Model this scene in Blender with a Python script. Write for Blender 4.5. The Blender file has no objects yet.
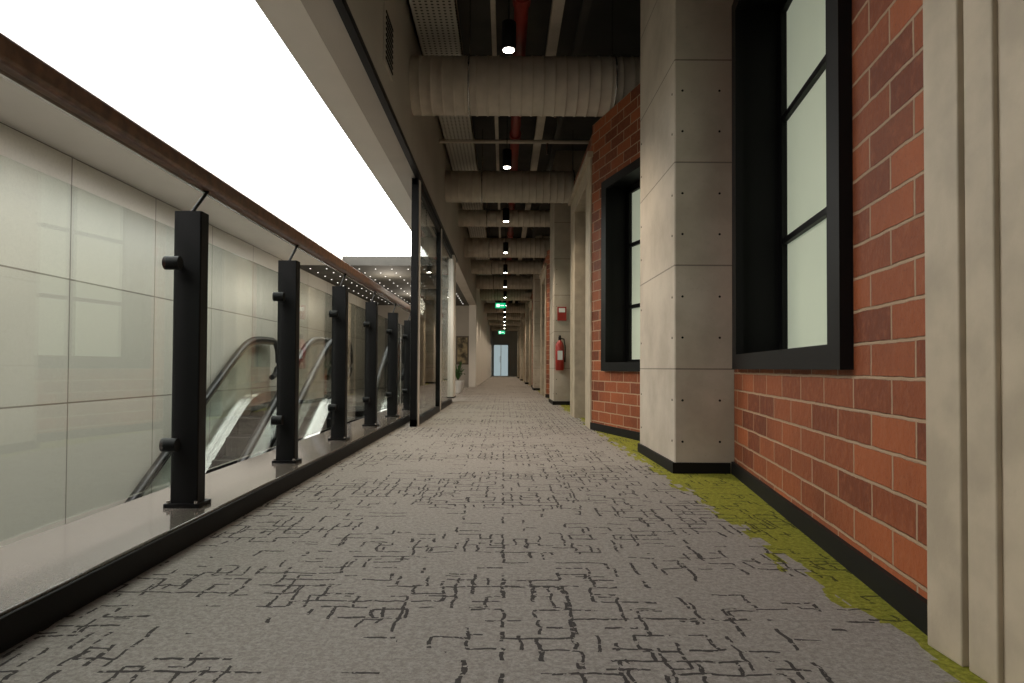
import bpy, math, random
from mathutils import Vector, Matrix
random.seed(7)
scene=bpy.context.scene
scene.view_settings.view_transform='Standard'
scene.view_settings.look='None'

# ---------------------------------------------------------------- materials
class G:
    def __init__(s,name):
        s.m=bpy.data.materials.new(name); s.m.use_nodes=True
        s.nt=s.m.node_tree; s.N=s.nt.nodes; s.L=s.nt.links
        s.b=s.N.get('Principled BSDF'); s.out=s.N.get('Material Output')
    def set(s,sock,v):
        if hasattr(v,'is_output') : s.L.new(v,sock)
        else: sock.default_value=v
    def math(s,op,a,b=0.0,c=None,clamp=False):
        n=s.N.new('ShaderNodeMath'); n.operation=op; n.use_clamp=clamp
        s.set(n.inputs[0],a); s.set(n.inputs[1],b)
        if c is not None: s.set(n.inputs[2],c)
        return n.outputs[0]
    def pos(s,kind='Object'):
        n=s.N.new('ShaderNodeTexCoord'); return n.outputs[kind]
    def sep(s,v):
        n=s.N.new('ShaderNodeSeparateXYZ'); s.L.new(v,n.inputs[0]); return n.outputs
    def comb(s,x,y,z=0.0):
        n=s.N.new('ShaderNodeCombineXYZ')
        for i,v in enumerate((x,y,z)): s.set(n.inputs[i],v)
        return n.outputs[0]
    def noise(s,v,scale,detail=3,rough=.5):
        n=s.N.new('ShaderNodeTexNoise'); s.L.new(v,n.inputs['Vector'])
        n.inputs['Scale'].default_value=scale; n.inputs['Detail'].default_value=detail
        n.inputs['Roughness'].default_value=rough; return n.outputs[0]
    def white(s,v):
        n=s.N.new('ShaderNodeTexWhiteNoise'); n.noise_dimensions='3D'; s.L.new(v,n.inputs['Vector']); return n.outputs['Value']
    def mix(s,f,a,b):
        n=s.N.new('ShaderNodeMix'); n.data_type='RGBA'
        s.set(n.inputs[0],f)
        for i,v in ((6,a),(7,b)):
            if hasattr(v,'is_output'): s.L.new(v,n.inputs[i])
            else: n.inputs[i].default_value=(*v,1)
        return n.outputs[2]
    def smooth(s,v,a,b):
        n=s.N.new('ShaderNodeMapRange'); n.interpolation_type='SMOOTHSTEP'
        s.set(n.inputs[0],v); n.inputs[1].default_value=a; n.inputs[2].default_value=b; return n.outputs[0]
    def bump(s,h,strength=.3,dist=.01):
        n=s.N.new('ShaderNodeBump'); s.L.new(h,n.inputs['Height'])
        n.inputs['Strength'].default_value=strength; n.inputs['Distance'].default_value=dist
        s.L.new(n.outputs[0],s.b.inputs['Normal'])

def simple(name,col,rough=.5,metal=0,var=.08,scale=6,bump=0.0,bscale=80,emis=0,spec=.5):
    g=G(name); p=g.pos()
    n=g.noise(p,scale,4)
    a=tuple(c*(1-var) for c in col); b=tuple(min(1,c*(1+var)) for c in col)
    g.L.new(g.mix(g.smooth(n,.3,.7),a,b),g.b.inputs['Base Color'])
    g.b.inputs['Roughness'].default_value=rough; g.b.inputs['Metallic'].default_value=metal
    g.b.inputs['Specular IOR Level'].default_value=spec
    if bump: g.bump(g.noise(p,bscale,3),bump,.005)
    if emis:
        g.b.inputs['Emission Color'].default_value=(*col,1); g.b.inputs['Emission Strength'].default_value=emis
    return g.m
def emit(name,col,st):
    g=G(name); e=g.N.new('ShaderNodeEmission'); e.inputs[0].default_value=(*col,1); e.inputs[1].default_value=st
    g.L.new(e.outputs[0],g.out.inputs[0]); return g.m
def glass(name,tint=(.91,.94,.92),refl=.9):
    g=G(name); t=g.N.new('ShaderNodeBsdfTransparent'); t.inputs[0].default_value=(*tint,1)
    gl=g.N.new('ShaderNodeBsdfGlossy'); gl.inputs['Roughness'].default_value=.015
    gl.inputs[0].default_value=(refl,refl,refl,1)
    lw=g.N.new('ShaderNodeLayerWeight'); lw.inputs[0].default_value=.5
    f=g.math('ADD',g.math('MULTIPLY',g.math('POWER',lw.outputs['Facing'],5.0),.9),.06)
    mx=g.N.new('ShaderNodeMixShader'); g.L.new(f,mx.inputs[0]); g.L.new(t.outputs[0],mx.inputs[1]); g.L.new(gl.outputs[0],mx.inputs[2])
    g.L.new(mx.outputs[0],g.out.inputs[0]); return g.m

def mat_brick():
    g=G('brick'); s=g.sep(g.pos())
    p=g.pos()
    wob=g.noise(p,9,2); wob2=g.noise(p,45,3,.6)
    u=g.math('ADD',g.math('ADD',s[0],g.math('MULTIPLY',wob,.007)),g.math('MULTIPLY',wob2,.004))
    v=g.math('ADD',g.math('ADD',s[2],g.math('MULTIPLY',wob,.007)),g.math('MULTIPLY',wob2,.004))
    vv=g.comb(u,v,0.0)
    b=g.N.new('ShaderNodeTexBrick'); g.L.new(vv,b.inputs['Vector'])
    b.inputs['Scale'].default_value=1; b.inputs['Mortar Size'].default_value=.005
    b.inputs['Mortar Smooth'].default_value=.35; b.inputs['Bias'].default_value=0
    b.inputs['Brick Width'].default_value=.245; b.inputs['Row Height'].default_value=.086
    b.inputs['Color1'].default_value=(.36,.098,.032,1); b.inputs['Color2'].default_value=(.14,.034,.013,1)
    b.inputs['Mortar'].default_value=(.40,.26,.17,1)
    n=g.noise(p,30,5,.6); n2=g.noise(p,2.2,3); n3=g.noise(p,110,3,.7)
    c=g.mix(g.math('MULTIPLY',g.smooth(n,.45,.75),.4),b.outputs['Color'],(.40,.135,.055))
    c=g.mix(g.math('MULTIPLY',g.smooth(n2,.45,.75),.4),c,(.12,.034,.016))
    c=g.mix(g.math('MULTIPLY',g.smooth(n3,.52,.75),.45),c,(.075,.026,.016))
    c=g.mix(b.outputs['Fac'],c,(.40,.275,.175))
    g.L.new(c,g.b.inputs['Base Color']); g.b.inputs['Roughness'].default_value=.6
    g.b.inputs['Specular IOR Level'].default_value=.3
    h=g.math('ADD',g.math('MULTIPLY',g.math('SUBTRACT',1.0,b.outputs['Fac']),1.0),g.math('MULTIPLY',n,.4))
    g.bump(h,1.0,.009); return g.m

def mat_concrete():
    g=G('concrete_panel'); p=g.pos('Object'); s=g.sep(p)
    fz=g.math('FRACT',g.math('DIVIDE',s[2],.53)); d=g.math('ABSOLUTE',g.math('SUBTRACT',fz,.5))
    j=g.math('GREATER_THAN',d,.493)
    n=g.noise(p,2.5,5,.6); n2=g.noise(p,60,3)
    c=g.mix(g.smooth(n,.3,.7),(.38,.33,.26),(.52,.46,.375))
    c=g.mix(g.math('MULTIPLY',g.smooth(n2,.6,.8),.25),c,(.25,.22,.18))
    c=g.mix(g.math('MULTIPLY',j,.75),c,(.12,.1,.08))
    g.L.new(c,g.b.inputs['Base Color']); g.b.inputs['Roughness'].default_value=.7
    g.bump(g.math('ADD',g.math('MULTIPLY',n2,.15),g.math('SUBTRACT',1.0,j)),.5,.004); return g.m

def mat_tile():
    g=G('stone_wall_tile'); p=g.pos(); s=g.sep(p)
    b=g.N.new('ShaderNodeTexBrick'); b.offset=0
    g.L.new(g.comb(g.math('ADD',s[1],-5.69+13.8),g.math('ADD',s[2],-1.25+10.3),0.0),b.inputs['Vector'])
    b.inputs['Scale'].default_value=1; b.inputs['Mortar Size'].default_value=.007; b.inputs['Mortar Smooth'].default_value=.1
    b.inputs['Brick Width'].default_value=1.38; b.inputs['Row Height'].default_value=1.03
    b.inputs['Color1'].default_value=(.55,.52,.45,1); b.inputs['Color2'].default_value=(.46,.44,.38,1)
    b.inputs['Mortar'].default_value=(.16,.14,.11,1)
    n=g.noise(p,45,4,.7)
    c=g.mix(g.math('MULTIPLY',g.smooth(n,.4,.8),.3),b.outputs['Color'],(.34,.33,.28))
    c=g.mix(b.outputs['Fac'],c,(.16,.14,.11))
    g.L.new(c,g.b.inputs['Base Color']); g.b.inputs['Roughness'].default_value=.33
    g.bump(g.math('SUBTRACT',1.0,b.outputs['Fac']),.5,.004); return g.m

def mat_carpet():
    g=G('patterned_carpet'); p=g.pos(); s=g.sep(p)
    w1=g.noise(p,16,3); w2=g.noise(g.comb(s[1],s[0],3.0),16,3)
    X=g.math('ADD',s[0],g.math('MULTIPLY',g.math('SUBTRACT',w1,.5),.03))
    Y=g.math('ADD',s[1],g.math('MULTIPLY',g.math('SUBTRACT',w2,.5),.03))
    big=g.noise(g.comb(g.math('MULTIPLY',s[0],.9),g.math('MULTIPLY',s[1],2.0),0.0),1.15,2)
    dens=g.smooth(big,.38,.64)
    def lines(cu,cv,seed,w,base):
        u=g.math('DIVIDE',X,cu); v=g.math('DIVIDE',Y,cv)
        du=g.math('ABSOLUTE',g.math('SUBTRACT',g.math('FRACT',u),.5))
        dv=g.math('ABSOLUTE',g.math('SUBTRACT',g.math('FRACT',v),.5))
        fu=g.math('FLOOR',u); fv=g.math('FLOOR',v); ru=g.math('FLOOR',g.math('ADD',u,.5)); rv=g.math('FLOOR',g.math('ADD',v,.5))
        thr=g.math('SUBTRACT',base,g.math('MULTIPLY',dens,.46))
        a=g.math('MULTIPLY',g.math('GREATER_THAN',du,.5-w/cu),g.math('GREATER_THAN',g.white(g.comb(ru,fv,seed)),thr))
        b=g.math('MULTIPLY',g.math('GREATER_THAN',dv,.5-w/cv),g.math('GREATER_THAN',g.white(g.comb(fu,rv,seed+5.3)),thr))
        return g.math('MAXIMUM',a,b)
    l=g.math('MAXIMUM',lines(.070,.052,1.7,.0042,.90),lines(.037,.076,9.1,.0036,1.0))
    brk=g.math('GREATER_THAN',g.noise(p,60,2),.41)
    l=g.math('MULTIPLY',l,brk)
    fib=g.noise(p,420,2,.7); fib2=g.noise(p,70,3); fib3=g.noise(p,160,3,.7)
    blk=g.white(g.comb(g.math('FLOOR',g.math('DIVIDE',s[0],.03)),g.math('FLOOR',g.math('DIVIDE',s[1],.09)),2.0))
    blk2=g.noise(g.comb(g.math('MULTIPLY',s[0],4.0),s[1],0.0),5,3)
    gm=g.math('GREATER_THAN',g.math('ADD',s[0],g.math('ADD',g.math('MULTIPLY',blk,.08),g.math('MULTIPLY',blk2,.12))),.89)
    base=g.mix(g.smooth(fib2,.3,.7),(.268,.244,.220),(.365,.335,.302))
    green=g.mix(g.smooth(fib2,.3,.7),(.19,.20,.02),(.33,.32,.045))
    base=g.mix(gm,base,green)
    dark=g.mix(gm,(.032,.028,.028),(.05,.05,.012))
    c=g.mix(g.math('MULTIPLY',g.smooth(fib3,.4,.68),.5),base,g.mix(gm,(.14,.126,.113),(.09,.095,.015)))
    c=g.mix(g.math('MULTIPLY',l,.9),c,dark)
    c=g.mix(g.math('MULTIPLY',g.smooth(fib,.45,.7),.25),c,(.10,.09,.08))
    g.L.new(c,g.b.inputs['Base Color']); g.b.inputs['Roughness'].default_value=.95
    g.b.inputs['Specular IOR Level'].default_value=.1
    g.bump(g.math('ADD',fib,g.math('MULTIPLY',l,-.6)),.7,.004); return g.m

def mat_perf():
    g=G('perforated_metal'); p=g.pos(); s=g.sep(p)
    def fr(v): return g.math('SUBTRACT',g.math('FRACT',g.math('DIVIDE',v,.045)),.5)
    a=fr(s[0]); b=fr(s[1]); d=g.math('ADD',g.math('MULTIPLY',a,a),g.math('MULTIPLY',b,b))
    h=g.math('LESS_THAN',d,.06)
    g.L.new(g.mix(h,(.42,.40,.35),(.03,.03,.03)),g.b.inputs['Base Color']); g.b.inputs['Roughness'].default_value=.5
    return g.m

M=dict(
 brick=mat_brick(), conc=mat_concrete(), tile=mat_tile(), carpet=mat_carpet(), perf=mat_perf(),
 black=simple('black_metal',(.004,.004,.004),.5,.0,spec=.2),
 blackm=simple('black_matte',(.007,.0065,.006),.6,spec=.2),
 granite=simple('granite_ledge',(.12,.105,.09),.10,0,.35,180),
 wood=simple('walnut_handrail',(.16,.078,.043),.36,0,.3,25),
 steel=simple('brushed_steel',(.58,.57,.55),.22,1,.05,4),
 white=simple('white_paint',(.74,.70,.64),.6,0,.03,1.5),
 bulk=simple('bulkhead_paint',(.44,.40,.35),.65,0,.06,1.5),
 ceil=simple('ceiling_concrete',(.055,.052,.044),.8,0,.25,2,.3,30),
 duct=simple('duct_fabric',(.49,.435,.36),.65,0,.08,8),
 stone=simple('portal_stone',(.43,.36,.26),.55,0,.12,9,.15,60),
 red=simple('red_paint',(.30,.02,.012),.4),
 dred=simple('dark_red_pipe',(.23,.020,.012),.5),
 pane=simple('frosted_pane',(.56,.61,.47),.3,0,.03,2,0,80,.32),  # weak glow put into the pane material stands in for backlight
 glass=glass('clear_glass'), rubber=simple('handrail_rubber',(.005,.005,.005),.4),
 step=simple('step_grey',(.010,.010,.010),.85,.0,spec=.1), yellow=simple('step_edge',(.08,.075,.07),.7),
 lum=emit('luminous_panel',(1,.985,.95),5.5), lamp=emit('lamp_white',(1,.93,.8),25), star=emit('spot_white',(1,.95,.85),2),
 green=emit('exit_green',(.01,.45,.18),1.3), greenl=emit('exit_pictogram',(.9,1,.9),2),
 door=simple('door_glass',(.42,.52,.54),.25,0,.03,2,0,80,.7),
 dglass=simple('dark_door_glass',(.02,.022,.02),.08),
 lobfloor=simple('lobby_tile',(.34,.31,.27),.2,0,.05,2),
 leaf=simple('leaf_green',(.035,.09,.02),.5,0,.3,12), pot=simple('pot_white',(.6,.58,.54),.4), soil=simple('soil',(.05,.03,.02),.9),
 canvas=simple('painting_canvas',(.22,.17,.09),.6,0,.75,9), gold=simple('painting_frame',(.10,.07,.035),.4),
 label=simple('white_label',(.7,.7,.68),.5),
 low=simple('lower_floor_tile',(.30,.28,.25),.25,0,.08,2),
)

# ---------------------------------------------------------------- mesh builder
class B:
    def __init__(s,name): s.name=name; s.v=[]; s.f=[]; s.mi=[]; s.mats=[]; s.sm=[]
    def mid(s,m):
        if m not in s.mats: s.mats.append(m)
        return s.mats.index(m)
    def add(s,vs,fs,m,smooth=False):
        o=len(s.v); s.v+= [tuple(v) for v in vs]; i=s.mid(m)
        for f in fs: s.f.append([o+k for k in f]); s.mi.append(i); s.sm.append(smooth)
    def box(s,x0,x1,y0,y1,z0,z1,m):
        vs=[(x,y,z) for x in (x0,x1) for y in (y0,y1) for z in (z0,z1)]
        s.add(vs,[(0,1,3,2),(4,6,7,5),(0,4,5,1),(2,3,7,6),(0,2,6,4),(1,5,7,3)],m)
    def bbox(s,x0,x1,y0,y1,z0,z1,m,c=.005):
        P=[(x0+c,y0),(x1-c,y0),(x1,y0+c),(x1,y1-c),(x1-c,y1),(x0+c,y1),(x0,y1-c),(x0,y0+c)]
        vs=[(a,b,z0) for a,b in P]+[(a,b,z1) for a,b in P]
        s.add(vs,[tuple(range(7,-1,-1)),tuple(range(8,16))]+[(i,(i+1)%8,8+(i+1)%8,8+i) for i in range(8)],m)
    def tube(s,pts,r,m,n=16,caps=True,rs=None):
        pts=[Vector(p) for p in pts]; vs=[]
        for i,p in enumerate(pts):
            if i==0: d=pts[1]-p
            elif i==len(pts)-1: d=p-pts[i-1]
            else: d=pts[i+1]-pts[i-1]
            d.normalize()
            up=Vector((0,0,1)) if abs(d.z)<.95 else Vector((0,1,0))
            a=d.cross(up).normalized(); b=a.cross(d)
            rr=rs[i] if rs else r
            for k in range(n):
                t=2*math.pi*k/n; vs.append(p+a*math.cos(t)*rr+b*math.sin(t)*rr)
        fs=[]
        for i in range(len(pts)-1):
            for k in range(n):
                k2=(k+1)%n; fs.append((i*n+k,i*n+k2,(i+1)*n+k2,(i+1)*n+k))
        s.add(vs,fs,m,True)
        if caps:
            s.add(vs[:n],[tuple(range(n))],m); s.add(vs[-n:],[tuple(range(n-1,-1,-1))],m)
    def ribbon(s,x0,x1,ys,lo,hi,m,smooth=False):
        vs=[]
        for y in ys:
            a=lo(y);b=hi(y); vs+=[(x0,y,a),(x1,y,a),(x1,y,b),(x0,y,b)]
        fs=[]
        for i in range(len(ys)-1):
            for k in range(4):
                k2=(k+1)%4; fs.append((i*4+k,i*4+k2,i*4+4+k2,i*4+4+k))
        n=len(ys)*4
        fs+=[(0,3,2,1),(n-4,n-3,n-2,n-1)]
        s.add(vs,fs,m,smooth)
    def build(s,loc=(0,0,0),rot=0,bevel=0):
        me=bpy.data.meshes.new(s.name); me.from_pydata(s.v,[],s.f)
        for m in s.mats: me.materials.append(M[m])
        for i,p in enumerate(me.polygons): p.material_index=s.mi[i]; p.use_smooth=s.sm[i]
        import bmesh
        bm=bmesh.new(); bm.from_mesh(me); bmesh.ops.recalc_face_normals(bm,faces=bm.faces); bm.to_mesh(me); bm.free()
        ob=bpy.data.objects.new(s.name,me); scene.collection.objects.link(ob)
        ob.location=loc; ob.rotation_euler=(0,0,rot)
        if bevel:
            md=ob.modifiers.new('bev','BEVEL'); md.width=bevel; md.segments=2; md.limit_method='ANGLE'
        return ob
def add_light(kind,name,loc,energy,col,parent=None,**kw):
    l=bpy.data.lights.new(name,kind); l.energy=energy; l.color=col
    for k,v in kw.items(): setattr(l,k,v)
    o=bpy.data.objects.new(name,l); scene.collection.objects.link(o); o.location=loc
    if parent: o.parent=parent
    return o

XL=-.78; TRK=2.28; CZ=3.7; END=45.0
# ---------------------------------------------------------------- floor & ceiling
b=B('floor'); b.box(-.93,1.9,-1.5,END,-.35,0,'carpet'); b.build()
b=B('ceiling'); b.box(-.98,1.9,-1.5,END,CZ,CZ+.2,'ceil')
for y in [3.2,7.3,11.0,16.4,20,24,28,32,36,40]:
    b.box(-.98,1.9,y,y+.35,CZ-.28,CZ,'ceil')
b.build()
b=B('ledge'); b.box(-1.27,-.93,-1.5,12.6,-.35,.072,'granite'); b.box(-.93,-.92,-1.5,12.6,0,.066,'blackm'); b.build(bevel=.004)
b=B('wall_left_bulkhead')
b.box(-.98,XL,-1.5,19,TRK,CZ,'bulk'); b.build()
b=B('ceiling_soffit'); b.box(-1.2,-.981,-1.5,11.69,TRK,TRK+.25,'white'); b.box(-3.629,-2.78,-1.5,11.69,TRK,TRK+.25,'white'); b.build()
b=B('trim_track'); b.box(XL-.03,XL+.012,-1.5,11.1,TRK-.035,TRK+.012,'black'); b.build()
b=B('skylight'); b.box(-2.78,-1.2,-1.5,11.7,TRK+.16,TRK+.2,'lum'); b.build()
b=B('air_vent'); b.box(XL-.0,XL+.012,4.3,4.62,2.48,2.86,'bulk')
for i in range(9): b.box(XL+.012,XL+.018,4.33,4.59,2.51+i*.037,2.525+i*.037,'blackm')
b.build()
b=B('wall_left'); b.box(-3.93,-3.63,-1.5,19,-4.3,CZ,'tile'); b.build()
b=B('floor_lower'); b.box(-3.63,-.93,-1.5,10.7,-4.25,-4.05,'low'); b.build()
b=B('wall_void_end'); b.box(-3.63,-.93,10.7,10.9,-4.25,-.35,'white'); b.build()
b=B('floor_lobby'); b.box(-3.63,-1.27,9.75,19.2,-.35,0,'lobfloor'); b.box(-1.27,-.93,12.6,19.2,-.35,0,'lobfloor'); b.build()
b=B('ceiling_lobby'); b.box(-3.63,-.98,11.7,19.2,TRK,TRK+.25,'ceil'); b.build()
b=B('lobby_spotlights')
for j in range(14):
    for i in range(9):
        x=-3.45+i*.29; y=12.1+j*.5; b.tube([(x,y,TRK-.008),(x,y,TRK)],.012,'star',8)
o=b.build()
for y in (13.0,16.5):
    add_light('POINT','lamp',(-2.2,y,2.0),28,(1,.88,.72),o,shadow_soft_size=.3)  # unseen lights added below the small ceiling spots to brighten the lobby
b=B('wall_lobby_back'); b.box(-3.93,-.98,19.2,19.4,0,CZ,'bulk'); b.build()
b=B('wall_left_far'); b.box(-.98,XL,19.0,END,0,CZ,'white'); b.build()
b=B('column'); b.bbox(-.98,XL+.02,10.30,10.7,.08,TRK-.04,'white',.01); b.box(-.98,XL+.03,10.29,10.71,0.072,.09,'blackm'); b.build()
b=B('glass_partition')
for y,w in ((6.12,.05),(8.3,.04)):
    b.box(XL-.06,XL,y,y+w,0,TRK-.04,'black')
b.box(XL-.07,XL+.005,6.19,6.28,0,TRK-.04,'white'); b.box(XL-.07,XL+.005,8.36,8.45,0,TRK-.04,'white')
b.box(XL-.06,XL,6.12,10.28,0,.06,'black'); b.box(XL-.05,XL-.01,6.12,10.28,TRK-.1,TRK-.04,'black')
b.box(XL-.035,XL-.025,6.28,8.3,.06,TRK-.1,'glass'); b.box(XL-.035,XL-.025,8.45,10.28,.06,TRK-.1,'glass')
b.build()

# ---------------------------------------------------------------- balustrade
b=B('balustrade')
PX=-1.04; posts=[1.23+1.03*i for i in range(-2,12)]
for y in posts:
    b.bbox(PX-.045,PX+.045,y-.03,y+.03,.072,1.04,'black',.004)
    b.box(PX-.057,PX+.057,y-.048,y+.048,.072,.085,'black')
    for sx in (-.05,.05): b.tube([(PX+sx*.9,y-.04,.085),(PX+sx*.9,y-.04,.095)],.006,'steel',8)
    b.tube([(PX,y,1.04),(PX+.004,y+.02,1.065),(PX+.012,y+.09,1.135)],.006,'black',8)
    for z in (.28,.86):
        b.tube([(PX-.02,y-.085,z),(PX-.02,y+.085,z)],.008,'black',8)
        for sy in (-.085,.085):
            b.tube([(PX-.044,y+sy,z),(PX+.004,y+sy,z)],.022,'black',14)
for a,c in zip(posts[:-1],posts[1:]):
    b.box(PX-.026,PX-.014,a+.07,c-.07,.16,.97,'glass')
# rounded timber handrail
hw,hh=.028,.030; cxr,czr=PX+.012,1.166
prof=[]
for k in range(20):
    t=2*math.pi*k/20; c_,s_=math.cos(t),math.sin(t)
    prof.append((cxr+hw*math.copysign(abs(c_)**.45,c_),czr+hh*math.copysign(abs(s_)**.45,s_)))
vs=[(px_,y_,pz_) for y_ in (-1.3,posts[-1]+.05) for px_,pz_ in prof]
b.add(vs,[(k,(k+1)%20,20+(k+1)%20,20+k) for k in range(20)]+[tuple(range(20)),tuple(range(39,19,-1))],'wood')
b.box(PX-.004,PX+.006,-1.3,posts[-1]+.05,1.128,1.137,'steel')
b.build(bevel=0)

# ---------------------------------------------------------------- escalators
def sp(t,s=.16): 
    return t if t/s>30 else s*math.log(1+math.exp(t/s))
def track(y): return -.577*(sp(9.35-y)-sp(2.35-y))
ys=[.6+i*.1 for i in range(99)]
def escalator(x0,x1):
    b=B('escalator')
    for a,c in ((x0,x0+.16),(x1-.16,x1)):
        b.ribbon(a,c,ys,lambda y:max(track(y)-.55,-4.05),lambda y:track(y)+.02,'blackm')
        b.ribbon(a-.005,c+.005,ys,lambda y:track(y)+.02,lambda y:track(y)+.17,'steel')
        m=(a+c)/2
        b.ribbon(m-.006,m+.006,ys[:-2],lambda y:track(y)+.17,lambda y:track(y)+.90,'glass')
        path=[(m,y,track(y)+.93) for y in ys[:-1]]
        ye=ys[-2]
        for k in range(1,10):
            t=math.pi*k/9; path.append((m,ye+.28*math.sin(t),track(ye)+.65+.28*math.cos(t)))
        b.tube(path,.042,'rubber',10)
        b.ribbon(m-.022,m+.022,ys[:-1],lambda y:track(y)+.86,lambda y:track(y)+.895,'steel')
    b.ribbon(x0+.16,x1-.16,ys,lambda y:max(track(y)-.55,-4.05),lambda y:max(track(y)-.40,-4.04),'step')
    y=9.2; 
    while y>2.5:
        zt=track(y)-.02
        b.box(x0+.17,x1-.17,y-.4,y,zt-.23,zt,'step')
        b.box(x0+.17,x1-.17,y-.402,y-.39,zt-.002,zt+.003,'yellow')
        n=14
        for i in range(n):
            xx=x0+.19+(x1-x0-.38)*i/(n-1)
            b.box(xx-.006,xx+.006,y-.406,y-.4,zt-.22,zt-.01,'blackm')
        y-=.4
    b.box(x0+.17,x1-.17,9.2,10.4,-.06,.004,'steel')
    b.box(x0+.17,x1-.17,.6,2.3,-4.1,-4.03,'steel')
    b.build()
escalator(-3.58,-2.58); escalator(-2.46,-1.46)

# ---------------------------------------------------------------- right side bays
def frame_wall(p0,p1):
    dx=p1[0]-p0[0]; dy=p1[1]-p0[1]; L=math.hypot(dx,dy); return L,math.atan2(dy,dx)
WT=2.66; TH=.28
wn=[0]
def brick_wall(p0,p1,wa,wb,z0,z1,top=WT):
    L,ang=frame_wall(p0,p1)
    b=B('wall_right')
    b.box(0,wa,-TH,0,0,top,'brick'); b.box(wb,L,-TH,0,0,top,'brick')
    b.box(wa,wb,-TH,0,0,z0,'brick'); b.box(wa,wb,-TH,0,z1,top,'brick')
    b.build((p0[0],p0[1],0),ang)
    b=B('baseboard_right'); b.box(0,L,0,.014,0,.062,'blackm'); b.build((p0[0],p0[1],0),ang)
    wn[0]+=1
    w=B('window_%d'%wn[0])
    f=.075
    w.box(wa-.02,wa+f,0,.035,z0-.02,z1+.02,'black'); w.box(wb-f,wb+.02,0,.035,z0-.02,z1+.02,'black')
    w.box(wa+f,wb-f,0,.035,z0-.02,z0+.05,'black'); w.box(wa+f,wb-f,0,.035,z1-.05,z1+.02,'black')
    w.box(wa,wa+.02,-.24,0,z0,z1,'black'); w.box(wb-.02,wb,-.24,0,z0,z1,'black')
    w.box(wa,wb,-.24,0,z0,z0+.02,'black'); w.box(wa,wb,-.24,0,z1-.02,z1,'black')
    D=-.19
    w.box(wa+.02,wa+.075,D-.03,D+.015,z0+.02,z1-.02,'black'); w.box(wb-.075,wb-.02,D-.03,D+.015,z0+.02,z1-.02,'black')
    w.box(wa+.02,wb-.02,D-.03,D+.015,z0+.02,z0+.075,'black'); w.box(wa+.02,wb-.02,D-.03,D+.015,z1-.075,z1-.02,'black')
    m=(wa+wb)/2; w.box(m-.022,m+.022,D-.03,D+.015,z0+.07,z1-.07,'black')
    for k in (1,2):
        z=z0+(z1-z0)*k/3; w.box(wa+.07,wb-.07,D-.025,D+.012,z-.014,z+.014,'black')
    w.box(wa+.03,wb-.03,D-.02,D-.01,z0+.03,z1-.03,'pane')
    w.build((p0[0],p0[1],0),ang)
    return L

def portal(y0,y1,x):
    b=B('door_surround'); pw=.40
    H=2.22
    for a,c,s in ((y0,y0+pw,1),(y1-pw,y1,-1)):
        b.box(x+.014,x+.40,a,c,0,H,'stone')
        segs=[(0,.10,.0),(.113,.185,.003),(.197,.40,.006)]
        for u,v,d in segs:
            lo,hi=(a+u,a+v) if s>0 else (c-v,c-u)
            b.box(x+d,x+.015,lo,hi,0,H,'stone')
    b.box(x-.0,x+.40,y0-.0,y1,H,H+.16,'stone'); b.box(x-.03,x+.40,y0-.02,y1+.02,H+.16,H+.21,'stone')
    b.build(bevel=.003)
    w=B('wall_over_door'); w.box(x+.04,x+.34,y0,y1,H+.21,WT,'brick'); 
    w.v=[(vy,-vx,vz) for vx,vy,vz in w.v]; w.build((0,0,0),math.pi/2)
dn=[0]
def door(y0,y1,x):
    dn[0]+=1
    b=B('door_%d'%dn[0])
    b.box(x+.16,x+.22,y0,y0+.05,0,2.2,'black'); b.box(x+.16,x+.22,y1-.05,y1,0,2.2,'black'); b.box(x+.16,x+.22,y0,y1,2.14,2.2,'black')
    b.box(x+.17,x+.21,y0+.05,y0+.13,0.01,2.14,'black'); b.box(x+.17,x+.21,y1-.13,y1-.05,0.01,2.14,'black')
    b.box(x+.17,x+.21,y0+.13,y1-.13,0.01,.2,'black'); b.box(x+.17,x+.21,y0+.13,y1-.13,2.04,2.14,'black')
    b.box(x+.185,x+.195,y0+.13,y1-.13,.2,2.04,'dglass')
    b.tube([(x+.13,y0+.17,.9),(x+.13,y0+.17,1.3)],.012,'steel',10)
    b.tube([(x+.13,y0+.17,.93),(x+.18,y0+.17,.93)],.008,'steel',8); b.tube([(x+.13,y0+.17,1.27),(x+.18,y0+.17,1.27)],.008,'steel',8)
    b.build()
PER=6.4
for k in range(6):
    o=PER*k
    px=.82 if k==0 else .75
    portal(-.45+o if k else -.45, 1.33+o, px); door(-.05+o,.93+o,px)
    a0=(px+.035,1.33+o); a1=(1.17,3.47+o)
    brick_wall(a0,a1,.50,2.0,.55,2.30 if k==0 else 2.08)
    cx=.87 if k==0 else .72
    c=B('concrete_column'); c.bbox(cx,1.5,3.48+o,4.37+o,0,CZ,'conc',.006)
    for z in (.16,.37,.69,.90,1.22,1.43,1.75,1.96):
        for xx in (cx+.04,1.1):
            c.tube([(xx,3.482+o,z),(xx,3.478+o,z)],.006,'blackm',10)
        for yy in (3.53+o,4.32+o):
            c.tube([(cx+.002,yy,z),(cx-.002,yy,z)],.006,'blackm',10)
    c.build()
    t=B('trim_column'); t.box(cx-.012,1.15,3.468+o,3.48+o,0,.055,'blackm'); t.box(cx-.012,cx,3.48+o,4.38+o,0,.055,'blackm'); t.build()
    b0=(1.18,4.38+o); b1=(.765,5.95+o)
    brick_wall(b0,b1,.20,1.32,.53,2.06)
b=B('wall_right_back'); b.box(1.6,1.9,-1.5,END,0,CZ,'ceil'); b.build()

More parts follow.
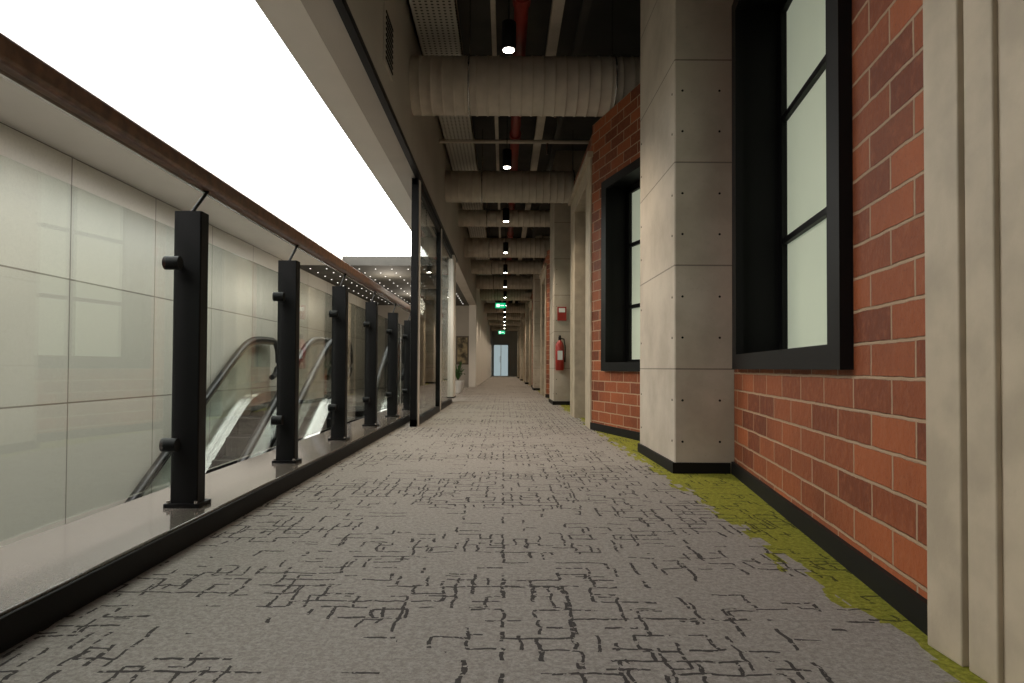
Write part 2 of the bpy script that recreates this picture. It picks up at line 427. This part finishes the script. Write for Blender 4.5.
b=B('fire_extinguisher'); y=9.80; x=.80
b.tube([(x,y,.50),(x,y,.52),(x,y,.85),(x,y,.90),(x,y,.93)],.06,'red',16,rs=[.055,.062,.062,.045,.02])
b.tube([(x,y,.93),(x,y,.98)],.02,'black',10); b.box(x-.012,x+.012,y-.06,y+.03,.975,1.0,'black')
b.tube([(x,y,.96),(x+.06,y,.95),(x+.078,y,.85),(x+.075,y,.62)],.009,'black',8)
b.box(x-.03,x+.03,y+.05,y+.078,.6,.8,'black'); b.box(x-.035,x+.035,y-.064,y-.05,.65,.78,'label'); b.build()
b=B('fire_sign'); b.box(.77,.90,9.865,9.878,1.22,1.42,'red'); b.box(.79,.88,9.862,9.865,1.34,1.40,'label'); b.build()

# ---------------------------------------------------------------- ducts, pipes
def duct(y,z,r):
    b=B('round_duct'); pts=[];rs=[]; x=XL+.001
    while x<1.5:
        for dx,dr in ((0,0),(.07,.0),(.074,.005),(.084,.005),(.088,0)):
            pts.append((x+dx,y,z)); rs.append(r+dr)
        x+=.092
    pts.append((1.598,y,z)); rs.append(r)
    b.tube(pts,r,'duct',40,rs=rs)
    for x in (-.3,.9):
        b.tube([(x,y,z+r),(x,y,CZ-.001)],.006,'steel',6)
        ring=[(x,y+(r+.012)*math.sin(t),z+(r+.012)*math.cos(t)) for t in [2*math.pi*i/32 for i in range(33)]]
        b.tube(ring,.008,'steel',6)
    b.build()
for y,z,r in ((5.7,2.9,.235),(9.0,2.93,.205),(11.5,3.06,.14),(13.3,2.88,.19),(16.0,2.9,.16),(19,2.92,.19),(22,2.9,.19),(27,2.9,.19),(31,2.9,.19),(35,2.9,.19),(40,2.9,.19)):
    duct(y,z,r)
b=B('sprinkler_pipe')
b.tube([(.12,-1,3.30),(.12,44.5,3.30)],.055,'dred',16)
yy=2.0
while yy<44:
    b.tube([(.12,yy,3.30),(.12,yy+.12,3.30)],.068,'dred',16); b.tube([(.12,yy,3.34),(.12,yy,3.41)],.008,'steel',6); yy+=3
b.build()
b=B('cable_tray')
for x0,x1,z in ((-.74,-.38,3.30),):
    b.box(x0,x1,-1,44,z,z+.006,'perf'); b.box(x0,x0+.01,-1,44,z,z+.07,'duct'); b.box(x1-.01,x1,-1,44,z,z+.07,'duct')
b.build()
b=B('cable_trunking'); b.box(.36,.45,-1,44,3.32,3.39,'duct'); b.box(-.12,-.08,-1,44,3.36,3.40,'duct'); b.box(.6,.66,-1,44,3.34,3.40,'ceil'); b.build()
b=B('small_pipes')
for y in (6.8,8.0,9.35,12.4,14.6):
    b.tube([(XL,y,3.20),(1.6,y,3.20)],.022,'duct',10); b.tube([(.5,y,3.20),(.5,y,3.1),(.5,y,3.05)],.015,'steel',8)
b.build()

# ---------------------------------------------------------------- downlights
for i in range(15):
    y=4.4+2.6*i; x=.02
    b=B('pendant_downlight')
    b.tube([(x,y,2.60),(x,y,2.605),(x,y,2.775),(x,y,2.78)],.048,'black',24,rs=[.044,.048,.048,.044])
    b.tube([(x,y,2.594),(x,y,2.60)],.036,'lamp',20)
    b.tube([(x,y,2.78),(x,y,CZ-.285)],.004,'black',6)
    o=b.build()
    add_light('SPOT','lamp',(x,y,2.585),115,(1,.83,.64),o,spot_size=math.radians(112),spot_blend=.7,shadow_soft_size=.04)

# ---------------------------------------------------------------- signs, far door, props
def exit_sign(y,z,x=-.12):
    b=B('exit_sign'); b.box(x-.16,x+.16,y,y+.03,z-.08,z+.08,'green')
    b.box(x-.12,x-.03,y-.002,y,z-.045,z+.045,'greenl'); b.box(x+.0,x+.11,y-.002,y,z-.012,z+.012,'greenl')
    b.box(x-.17,x+.17,y-.003,y+.033,z+.08,z+.1,'black')
    b.tube([(x-.1,y+.015,z+.1),(x-.1,y+.015,CZ)],.004,'steel',6); b.tube([(x+.1,y+.015,z+.1),(x+.1,y+.015,CZ)],.004,'steel',6); b.build()
exit_sign(21.5,2.5); exit_sign(33,2.25)
b=B('wall_end'); b.box(-.98,1.9,END,END+.2,0,CZ,'white'); b.build()
b=B('door_end')
b.box(-.72,-.66,END-.05,END,0,2.1,'white'); b.box(.26,.32,END-.05,END,0,2.1,'white'); b.box(-.72,.32,END-.05,END,2.04,2.12,'white')
b.box(-.66,-.22,END-.04,END-.01,.02,2.04,'door'); b.box(-.18,.26,END-.04,END-.01,.02,2.04,'door'); b.box(-.22,-.18,END-.045,END,.02,2.04,'steel')
b.tube([(-.26,END-.08,.9),(-.26,END-.08,1.3)],.015,'steel',8); b.build()
b=B('painting'); b.box(-1.35,-.99,19.16,19.2,.62,1.42,'gold'); b.box(-1.31,-1.03,19.15,19.17,.66,1.38,'canvas'); b.build()
b=B('potted_plant'); x,y=-.98,14.6
b.tube([(x,y,0),(x,y,.02),(x,y,.24),(x,y,.26)],.12,'pot',20,rs=[.09,.1,.13,.13]); b.tube([(x,y,.255),(x,y,.262)],.115,'soil',16)
for i in range(34):
    a=random.uniform(0,6.28); h=random.uniform(.35,.68); r=random.uniform(.06,.24)
    p0=Vector((x,y,.26)); p2=Vector((x+math.cos(a)*r,y+math.sin(a)*r,h)); p1=(p0+p2)/2+Vector((0,0,.08))
    side=Vector((-math.sin(a),math.cos(a),0))*.028
    mid=p1*.4+p2*.6+Vector((0,0,.03))
    b.add([p0-side*.15,p0+side*.15,p1+side*.6,mid+side,p2,mid-side,p1-side*.6],[(0,1,2,6),(6,2,3,5),(5,3,4)],'leaf')
b.build()

# ---------------------------------------------------------------- world & camera
w=bpy.data.worlds.new('World'); scene.world=w; w.use_nodes=True
w.node_tree.nodes['Background'].inputs[0].default_value=(1,.93,.85,1); w.node_tree.nodes['Background'].inputs[1].default_value=.16
cd=bpy.data.cameras.new('Camera'); cam=bpy.data.objects.new('Camera',cd); scene.collection.objects.link(cam)
cam.location=(0,0,.53)
pitch=1.2
cam.rotation_euler=(Matrix.Rotation(math.radians(90+pitch),3,'X')@Matrix.Rotation(math.radians(.3),3,'Z')).to_euler()
cd.sensor_width=36; cd.lens=24; cd.shift_x=8/1024; cd.shift_y=(26.5-683*math.tan(math.radians(pitch)))/1024; cd.clip_start=.02; cd.clip_end=200
scene.camera=cam
